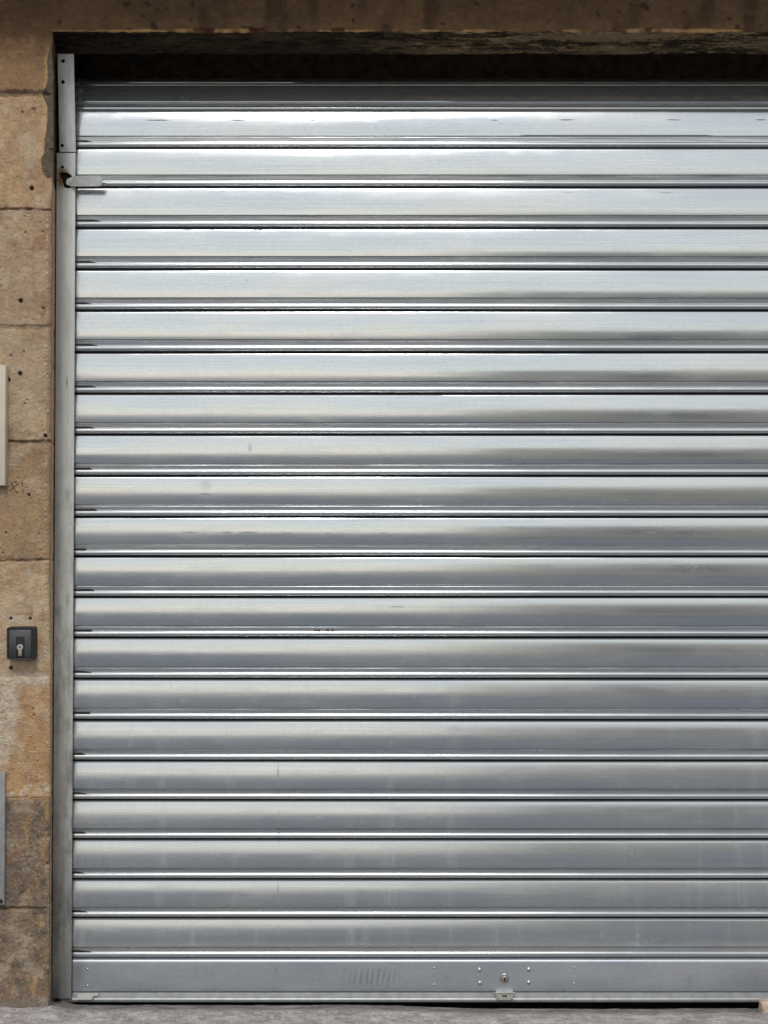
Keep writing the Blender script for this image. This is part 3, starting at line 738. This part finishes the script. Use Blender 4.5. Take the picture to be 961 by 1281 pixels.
def plate_with_holes(name, x0, x1, z0, z1, holes, M, th=.0028, cuts=()):
    """flat plate whose holes are real openings: grid filled, cells inside a hole dropped, rim snapped"""
    nx = max(8, int((x1 - x0) / .0009)); nz = max(8, int((z1 - z0) / .0009))
    xs = [x0 + (x1 - x0) * i / nx for i in range(nx + 1)]; zs = [z0 + (z1 - z0) * j / nz for j in range(nz + 1)]
    if z1 - z0 > 1.0:
        zf = z1 - .16; zs = [z0 + (zf - z0) * j / 60 for j in range(60)] + [zf + .16 * j / 180 for j in range(181)]; nz = len(zs) - 1
    def sd(x, z):
        d = 1e9
        for hx, hz, hr in holes: d = min(d, math.hypot(x - hx, z - hz) - hr)
        for pts in cuts: d = min(d, polyd(x, z, pts))
        return d
    bm = bmesh.new(); grid = {}
    def vert(i, j):
        if (i, j) not in grid:
            x, z = xs[i], zs[j]; d = sd(x, z)
            if abs(d) < .0008:
                e = 1e-5; gx = (sd(x + e, z) - sd(x - e, z)) / (2 * e); gz = (sd(x, z + e) - sd(x, z - e)) / (2 * e)
                x -= gx * d; z -= gz * d
            grid[(i, j)] = bm.verts.new((x, YG, z))
        return grid[(i, j)]
    for i in range(nx):
        for j in range(nz):
            cx = (xs[i] + xs[i + 1]) / 2; cz = (zs[j] + zs[j + 1]) / 2
            if sd(cx, cz) > 0: bm.faces.new((vert(i, j), vert(i + 1, j), vert(i + 1, j + 1), vert(i, j + 1)))
    r = bmesh.ops.extrude_face_region(bm, geom=list(bm.faces))
    for v in r['geom']:
        if isinstance(v, bmesh.types.BMVert): v.co.y += th
    if M is not None: bmesh.ops.transform(bm, matrix=M, verts=bm.verts)
    return adopt(from_bm(name, bm, M_GUIDE), guide)
def polyd(x, z, pts):
    d = 1e9; s = False; n = len(pts)
    for i in range(n):
        x0, z0 = pts[i]; x1, z1 = pts[(i + 1) % n]; dx, dz = x1 - x0, z1 - z0
        t = max(0, min(1, ((x - x0) * dx + (z - z0) * dz) / (dx * dx + dz * dz)))
        d = min(d, math.hypot(x - x0 - t * dx, z - z0 - t * dz))
        if (z0 > z) != (z1 > z) and x < (x1 - x0) * (z - z0) / (z1 - z0) + x0: s = not s
    return -d if s else d
def G(u, v):
    p = P(u, v, YG - .029 * max(0.0, 190 - v) / 123); return p.x, zj + (p.z - zj) / (math.cos(TILT) if v < 190 else 1)
uph = [(*G(78.6, 75.8), .0055), (*G(78.6, 102.3), .0055), (*G(77.8, 182), .0050)]
lph = [(*G(78.0, 209), .0048)]
cut = [G(75.0, 216.5), G(79, 215.2), G(84, 216.0), G(89, 218.5), G(90.5, 221.2), G(87, 222.6), G(84.5, 223.5), G(83.0, 226), G(82.6, 229), G(84.5, 231.5), G(88, 231.2), G(91.0, 230.0),
       G(91.2, 233.0), G(88.5, 235.2), G(83.5, 235.6), G(80.0, 233.5), G(78.6, 229), G(77.6, 224), G(75.6, 220.5)]
plate_with_holes('upper_plate', gx0 + .0075, gx1 + .0008, zj + .0016, zj + (PZ(67, YG - .029) - zj) / math.cos(TILT), uph, Mt)
# lower flange: short leaning length with the punched opening, then the long straight length
plate_with_holes('flange', gx0 - .0005, gx1, zb0, zj - .0016, lph, None, cuts=[cut])
bm = bmesh.new()
ts = 0.0035
bt = PX(68.2, vb, YG) - PX(68.2, 640, YG)
box(bm, gx0 - .0005, gx0 + .003, YG + .0032, .30, zb0, zk - .0006)
box(bm, gx0 + .0030, gx1 - .012, .215, .218, zb0, zk + .30)
adopt(from_bm('channel', bm, M_GUIDE), guide)
bm = bmesh.new()
box(bm, gx0 + .001, gx0 + .0035, YG + .0035, .30, zk, PZ(70, YG))
adopt(from_bm('side_web', bm, M_HOLE), guide)
bm = bmesh.new()       # dark strip behind the punched plates, standing in for shade in the hollow
box(bm, gx0 + .006, gx1 - .008, YG + .008, YG + .011, zk - .02, PZ(70, YG), M=None)
adopt(from_bm('shade_backing', bm, M_HOLE), guide)
# stop tab bent out of the punched opening
bm = bmesh.new(); yt = YG - .012
pts = [P(84.8, 229.8, yt), P(86.5, 226.5, yt), P(90.0, 222.0, yt), P(92.5, 219.6, yt), P(124.5, 219.4, yt), P(127.0, 221, yt), P(127.8, 224, yt), P(127.6, 229.5, yt), P(126, 232, yt), P(123.5, 232.9, yt), P(92.0, 232.9, yt), P(86.5, 231.8, yt)]
prism(bm, [(p.x, p.z) for p in pts], yt, yt + .0035)
for v in bm.verts:       # curls back towards the plate at its root
    if v.co.x < gx1: v.co.y += .010 * min(1, (gx1 - v.co.x) / .014)
tab = adopt(from_bm('stop_tab', bm, simple('tab_metal', (176, 178, 176), .42, .35, .12, 70, .0002)), guide)
tab['label'] = 'flat metal tab with rounded end reaching over the slats'
# rusted rim and bright burr of the opening
bm = bmesh.new()
a = [G(82, 225), G(84.8, 231.4), G(90.5, 230.9), G(90.2, 229.2), G(85.8, 229.6), G(83.6, 225.5)]
prism(bm, a, YG + .0035, YG + .007, )
adopt(from_bm('bent_lip', bm, M_RUST), guide)

# ------------------------------------------------------------------ key switch
yk = -0.033; y0 = 0.004
key = empty('key_switch', (PX(25.5, 805, 0), 0, PZ(825, 0)), 'small charcoal key switch box with brass-coloured lock fixed to the stone', 'key switch')
kx0, kx1 = P(8.2, 805, yk).x, P(42.0, 805, yk).x; kz0, kz1 = P(25, 825.5, yk).z, P(25, 785, yk).z
def rrect(x0, x1, z0, z1, r, n=5):
    pts = []
    for cx, cz, a0 in ((x1 - r, z1 - r, 0), (x0 + r, z1 - r, 90), (x0 + r, z0 + r, 180), (x1 - r, z0 + r, 270)):
        for i in range(n + 1):
            a = R(a0 + 90 * i / n); pts.append((cx + r * math.cos(a), cz + r * math.sin(a)))
    return pts
def lofty(bm, loops, cap=True):
    rings = [[bm.verts.new((x, y, z)) for x, z in pts] for pts, y in loops]
    n = len(rings[0])
    for a, b in zip(rings, rings[1:]):
        for k in range(n): bm.faces.new((a[k], a[(k + 1) % n], b[(k + 1) % n], b[k]))
    if cap: bm.faces.new(rings[-1]); 
bm = bmesh.new(); b_ = .0045
def rr_(d, r=.006): return rrect(kx0 + d, kx1 - d, kz0 + d, kz1 - d, max(.0012, r - d * .6))
lofty(bm, [(rr_(-.0012), y0), (rr_(-.0004), yk + .006), (rr_(0), yk + .002), (rr_(.0012), yk), (rr_(b_ - .0008), yk), (rr_(b_), yk + .0008), (rr_(b_), yk + .003)])
adopt(from_bm('housing', bm, M_CASE, sharp=50), key)
bm = bmesh.new(); lofty(bm, [(rr_(b_ + .0012), yk + .0029), (rr_(b_ + .0012), yk + .0008), (rr_(b_ + .0018), yk + .0002)])
fp = adopt(from_bm('faceplate', bm, M_FACE, sharp=50), key)
sx0, sx1 = P(20.2, 805, yk).x, P(30.8, 805, yk).x; sz0, sz1 = P(25, 822.5, yk).z, P(25, 796.3, yk).z
bm = bmesh.new(); lofty(bm, [(rrect(sx0, sx1, sz0, sz1, .0012), yk + .0006), (rrect(sx0, sx1, sz0, sz1, .0012), yk - .0004), (rrect(sx0 + .0006, sx1 - .0006, sz0 + .0006, sz1 - .0006, .001), yk - .0006)])
adopt(from_bm('lock_slot', bm, M_BLACK), key)
c = P(25.2, 809.8, yk - .003)
bm = bmesh.new()
disc_y(bm, c.x, c.z, [(.0088, yk), (.0088, yk - .0045), (.0078, yk - .0055), (0, yk - .0055)], 24)
kc = adopt(from_bm('key_cylinder', bm, simple('brushed_nickel', (205, 202, 192), .3, .8, .08, 120), sharp=30), key)
bm = bmesh.new(); box(bm, c.x - .0052, c.x + .0052, yk - .0040, yk, P(25, 820.8, yk).z, c.z - .0055, .0018)
cb = adopt(from_bm('cylinder_tail', bm, simple('brass_tail', (176, 162, 138), .4, .6, .1, 120)), key)
bm = bmesh.new(); prism(bm, [(c.x - .003, c.z - .001), (c.x + .003, c.z - .001), (c.x, c.z + .0042)], yk - .0062, yk - .0050)
kh = from_bm('key_slot', bm, M_HOLE); kh.parent = kc
bm = bmesh.new(); q = P(38.2, 821.8, yk); disc_y(bm, q.x, q.z, [(.0022, yk + .001), (.0020, yk - .0006), (0, yk - .0006)], 12)
adopt(from_bm('cover_screw', bm, M_BLACK), key)

# ------------------------------------------------------------------ panels at the left edge
def panel(name, label, cat, u1, v0, v1, w, yf, mat, bev):
    p1 = P(u1, v0, yf); p0 = P(u1, v1, yf)
    e = empty(name, (p1.x - w / 2, 0, p0.z), label, cat)
    bm = bmesh.new(); box(bm, p1.x - w, p1.x, yf, .006, p0.z, p1.z, bev, 3)
    adopt(from_bm('board', bm, mat), e)
    return e, p1, p0
e, p1, p0 = panel('sign_board', 'blank beige board with its right edge at the left of the stone wall', 'board', 7.2, 457, 607.5, .34, -.022, M_BEIGE, .002)
bm = bmesh.new()
for dz in (-.03,): box(bm, p1.x - .34 + .012, p1.x - .012, -.0235, -.0218, p0.z + .012, p1.z - .012, .0008)
e, p1, p0 = panel('meter_cover', 'grey metal cover plate low on the stone wall at the left', 'cover plate', 6.4, 966, 1132, .30, -.012, M_GREYP, .0015)
bm.free()
bm = bmesh.new(); q = P(1.2, 1127.5, -.0125)
disc_y(bm, q.x, q.z, [(.0058, -.0115), (.0056, -.0135), (.0045, -.0150), (.0020, -.0152), (.0018, -.0138), (0, -.0138)], 20)
adopt(from_bm('screw', bm, simple('dark_screw', (60, 58, 56), .4, .6, .2, 120), sharp=40), e)

# ------------------------------------------------------------------ ground
def ground_mat(name, a, b, scale, rough=.9, bump=.002, streak=False):
    m = NT(name)
    n1 = m.noise(m.map((scale * (1.6 if streak else 1), scale, scale)), 1, 8, .65); n2_ = m.noise(m.pos, scale * 14, 5, .7)
    col = m.mix(m.mr(n1, .3, .7), lin(a), lin(b)); col = m.mulc(col, m.mr(n2_, .3, .7, .78, 1.2))
    if streak:
        cr = m.mr(m.noise(m.map((9, 32, 9)), 1, 7, .7), .40, .46, 1, 0); cr2 = m.mr(m.noise(m.map((9, 32, 9)), 1, 7, .7), .46, .52, 0, 1)
        col = m.mix(m.mul(m.mul(m.math('SUBTRACT', 1.0, cr), m.math('SUBTRACT', 1.0, cr2)), .38), col, (.06, .045, .035))
        col = m.mix(m.mul(m.mr(m.vor(m.map((90, 90, 90)), 1), .2, .1), m.mr(n1, .45, .6, 0, .6)), col, (.08, .06, .05))
    if streak:      # dirt swept up against the foot of the door
        y_ = m.sep(m.pos)[1]
        dz = m.mul(m.mr(y_, -.05, .06, 0, .75), m.mr(m.noise(m.map((14, 40, 14)), 1, 6, .7), .35, .6, .35, 1))
        col = m.mix(dz, col, (.07, .06, .052))
        grit = m.mul(m.mr(m.vor(m.map((170, 170, 170)), 1), .28, .14), m.mr(m.noise(m.map((11, 30, 11)), 1, 4, .6), .45, .6))
        col = m.mix(m.mul(grit, .6), col, (.10, .085, .07))
    m.L(col, m.b.inputs['Base Color']); m.b.inputs['Roughness'].default_value = rough; m.b.inputs['Specular IOR Level'].default_value = .25
    m.L(m.bump(m.math('ADD', n1, m.mul(n2_, .5)), .8, bump), m.b.inputs['Normal'])
    return m.m
M_PAVE = ground_mat('worn_pavement', (152, 145, 142), (184, 177, 173), 9, streak=True)
M_ASPH = ground_mat('asphalt', (88, 95, 107), (106, 113, 125), 3, .85, .004)
M_THR = ground_mat('threshold_stone', (152, 147, 146), (180, 175, 173), 12, streak=True)
# threshold + pavement as height grid close to the wall
zin = PZ(1254.6, YC) - .010
def grid(name, xs, ys, zf, mat, label=None):
    verts = [(x, y, zf(x, y)) for x in xs for y in ys]; n = len(ys)
    faces = [(i * n + j, (i + 1) * n + j, (i + 1) * n + j + 1, i * n + j + 1) for i in range(len(xs) - 1) for j in range(n - 1)]
    o = mesh_obj(name, verts, faces, mat); o['kind'] = 'structure'
    return o
def zpave(x, y):
    r = .0012 * n2(x, y, 5, 3) + .0008 * n2(x, y, 26, 5) + .0010 * n2(x, y, 70, 9)
    # dressed step: hollow under the curtain, then falling gently to the pavement
    u = 480.5 + x / MM
    g = 1257 + 4.5 * sst(430, 620, u) + .5 * n2(x, 0, 3, 8)
    if y > 0:
        z = PZ(g + 6.5 * max(0, .1 - y) / .1 + .4 * n2(x, y, 14, 18), y) - .035 * sst(.098, .104, y)
    else:
        z0_ = PZ(g + 6.5 + .3 * n2(x, 0, 14, 18), 0)
        z = z0_ + (-.013 - z0_) * sst(0, -.05, y)
    z -= .005 * math.exp(-((y + .018 + .010 * n2(x, 0, 3, 28) + .003 * n2(x, 0, 20, 2)) / .004) ** 2) * sst(-.3, .1, n2(x, 0, 6, 77))
    # mortar and grit banked against the foot of the jamb
    d = max(0.0, x - PX(64, 1250)) + 0.0
    bank = .012 * sst(-.11, .0, y) * sst(.055, .0, d + .01 * n2(x, y, 30, 4)) * (1 if y < .12 else 0)
    z += bank * (0.8 + .4 * n2(x, y, 40, 6))
    return z + r
def fr(a, b, s):
    o = []; x = a
    while x < b - 1e-9: o.append(x); x += s
    return o
M_WALK = ground_mat('asphalt_pavement', (92, 98, 108), (112, 118, 127), 20, .85, .002)
xs = fr(-2.6, -1.06, .06) + fr(-1.06, 1.06, .005) + fr(1.06, 4.6, .08) + [4.6]
ys = fr(-0.75, -.25, .06) + fr(-.25, .16, .004) + fr(.16, .5, .06) + [.5]
YK = -.162
pav = grid('pavement', xs, [y for y in ys if y < YK + .001], lambda x, y: zpave(x, y) - .004, M_WALK)
thr = grid('threshold', xs, [y for y in ys if y > YK - .005], zpave, M_PAVE)
# kerb, road, far ground
bm = bmesh.new(); box(bm, -40, 40, -0.87, -0.752, -.14, -.003, .012, 3)
tag(from_bm('kerb', bm, ground_mat('granite_kerb', (128, 126, 124), (160, 158, 154), 30)), kind='structure')
bm = bmesh.new()
for x0_, x1_ in ((-40, -2.602), (4.602, 40)): box(bm, x0_, x1_, -.75, .4, -.3, -.004)
tag(from_bm('side_pavement', bm, M_WALK), kind='structure')
bm = bmesh.new(); vv = [bm.verts.new(p) for p in ((-900, -1500, -.13), (900, -1500, -.13), (900, 300, -.13), (-900, 300, -.13))]; bm.faces.new(vv)
tag(from_bm('road', bm, M_ASPH, smooth=False), kind='structure')
# broken stone at the bottom right corner
bm = bmesh.new()
p0 = P(953.5, 1271, .0); p1 = P(953.5, 1254.5, .0)
box(bm, p0.x, p0.x + .11, .0, .035, p0.z - .004, p1.z, .006, 3)
bmesh.ops.subdivide_edges(bm, edges=list(bm.edges), cuts=5, use_grid_fill=True)
for v in bm.verts: v.co += Vector((N3(v.co * 40), N3(v.co * 40 + Vector((5, 0, 0))), N3(v.co * 40 + Vector((0, 9, 0))))) * .0025
st = from_bm('stone_block', bm, simple('pinkish_stone', (190, 168, 152), .9, 0, .3, 90, .002, .1))
st['label'] = 'small broken pinkish stone on the ground at the bottom right corner'; st['category'] = 'stone'

# ------------------------------------------------------------------ the other side of the street (seen in the metal)
M_FAC = simple('pale_render_facade', (226, 217, 200), .9, 0, .12, 3, .002, .1)
M_WIN = simple('dark_window_glass', (40, 44, 50), .1, 0, .1, 3)
M_ROOF = simple('zinc_roof', (110, 114, 120), .6, .1, .1, 3)
bx0, bx1, byf, byb, bh = 1.6, 14.0, -12.0, -20.0, 3.4
bld = empty('low_building', ((bx0 + bx1) / 2, (byf + byb) / 2, -.13), 'low pale rendered building across the street reflected in the slats', 'building')
bm = bmesh.new(); box(bm, bx0, bx1, byb, byf, -.13, bh)
adopt(from_bm('wall', bm, M_FAC, smooth=False), bld)
bm = bmesh.new(); box(bm, bx0 - .15, bx1 + .15, byb - .15, byf + .15, bh + .002, bh + .16, .02)
adopt(from_bm('roof', bm, M_ROOF), bld)
for k in range(4):
    x = bx0 + 1.6 + k * 3.0
    bm = bmesh.new()
    for a_, b_2, c_, d_ in ((x - .06, x, .8, 2.5), (x + 1.1, x + 1.16, .8, 2.5), (x - .06, x + 1.16, .74, .8), (x - .06, x + 1.16, 2.5, 2.56)): box(bm, a_, b_2, byf - .02, byf + .05, c_, d_)
    w = adopt(from_bm('window', bm, M_ROOF, smooth=False), bld)
    bm = bmesh.new(); box(bm, x, x + 1.1, byf - .02, byf + .012, .8, 2.5)
    g = from_bm('pane', bm, M_WIN, smooth=False); g.parent = w

# ------------------------------------------------------------------ light
SUN_EL, SUN_AZ = R(52), R(-4)      # sun in front of the wall, a little to the left
sdir = Vector((math.sin(SUN_AZ) * math.cos(SUN_EL), -math.cos(SUN_AZ) * math.cos(SUN_EL), math.sin(SUN_EL)))   # towards the sun
w = bpy.data.worlds.new('World'); S.world = w; w.use_nodes = True
nt = w.node_tree; nt.nodes.clear()
out = nt.nodes.new('ShaderNodeOutputWorld'); bg = nt.nodes.new('ShaderNodeBackground')
sky = nt.nodes.new('ShaderNodeTexSky'); sky.sky_type = 'NISHITA'; sky.sun_disc = False
sky.sun_elevation = SUN_EL; sky.sun_rotation = math.atan2(sdir.x, sdir.y)
sky.air_density = 2.4; sky.dust_density = 0.5; sky.ozone_density = 1.0
hs = nt.nodes.new('ShaderNodeHueSaturation'); hs.inputs['Saturation'].default_value = 0.3      # thin overcast veils the blue
nt.links.new(sky.outputs[0], hs.inputs['Color']); nt.links.new(hs.outputs[0], bg.inputs[0])
bg.inputs[1].default_value = 0.12
nt.links.new(bg.outputs[0], out.inputs[0])
sl_ = bpy.data.lights.new('sun', 'SUN'); sl_.energy = 1.55; sl_.angle = R(13); sl_.color = (1, .98, .95)
so = bpy.data.objects.new('sun', sl_); COL.objects.link(so); so.location = (-2, -6, 8)
so.rotation_euler = (-sdir).to_track_quat('-Z', 'Y').to_euler()

S.view_settings.view_transform = 'Standard'; S.view_settings.look = 'None'
S.view_settings.exposure = 0.0; S.view_settings.gamma = 1.0
S.render.resolution_x = 768; S.render.resolution_y = 1024
S.cycles.max_bounces = 8
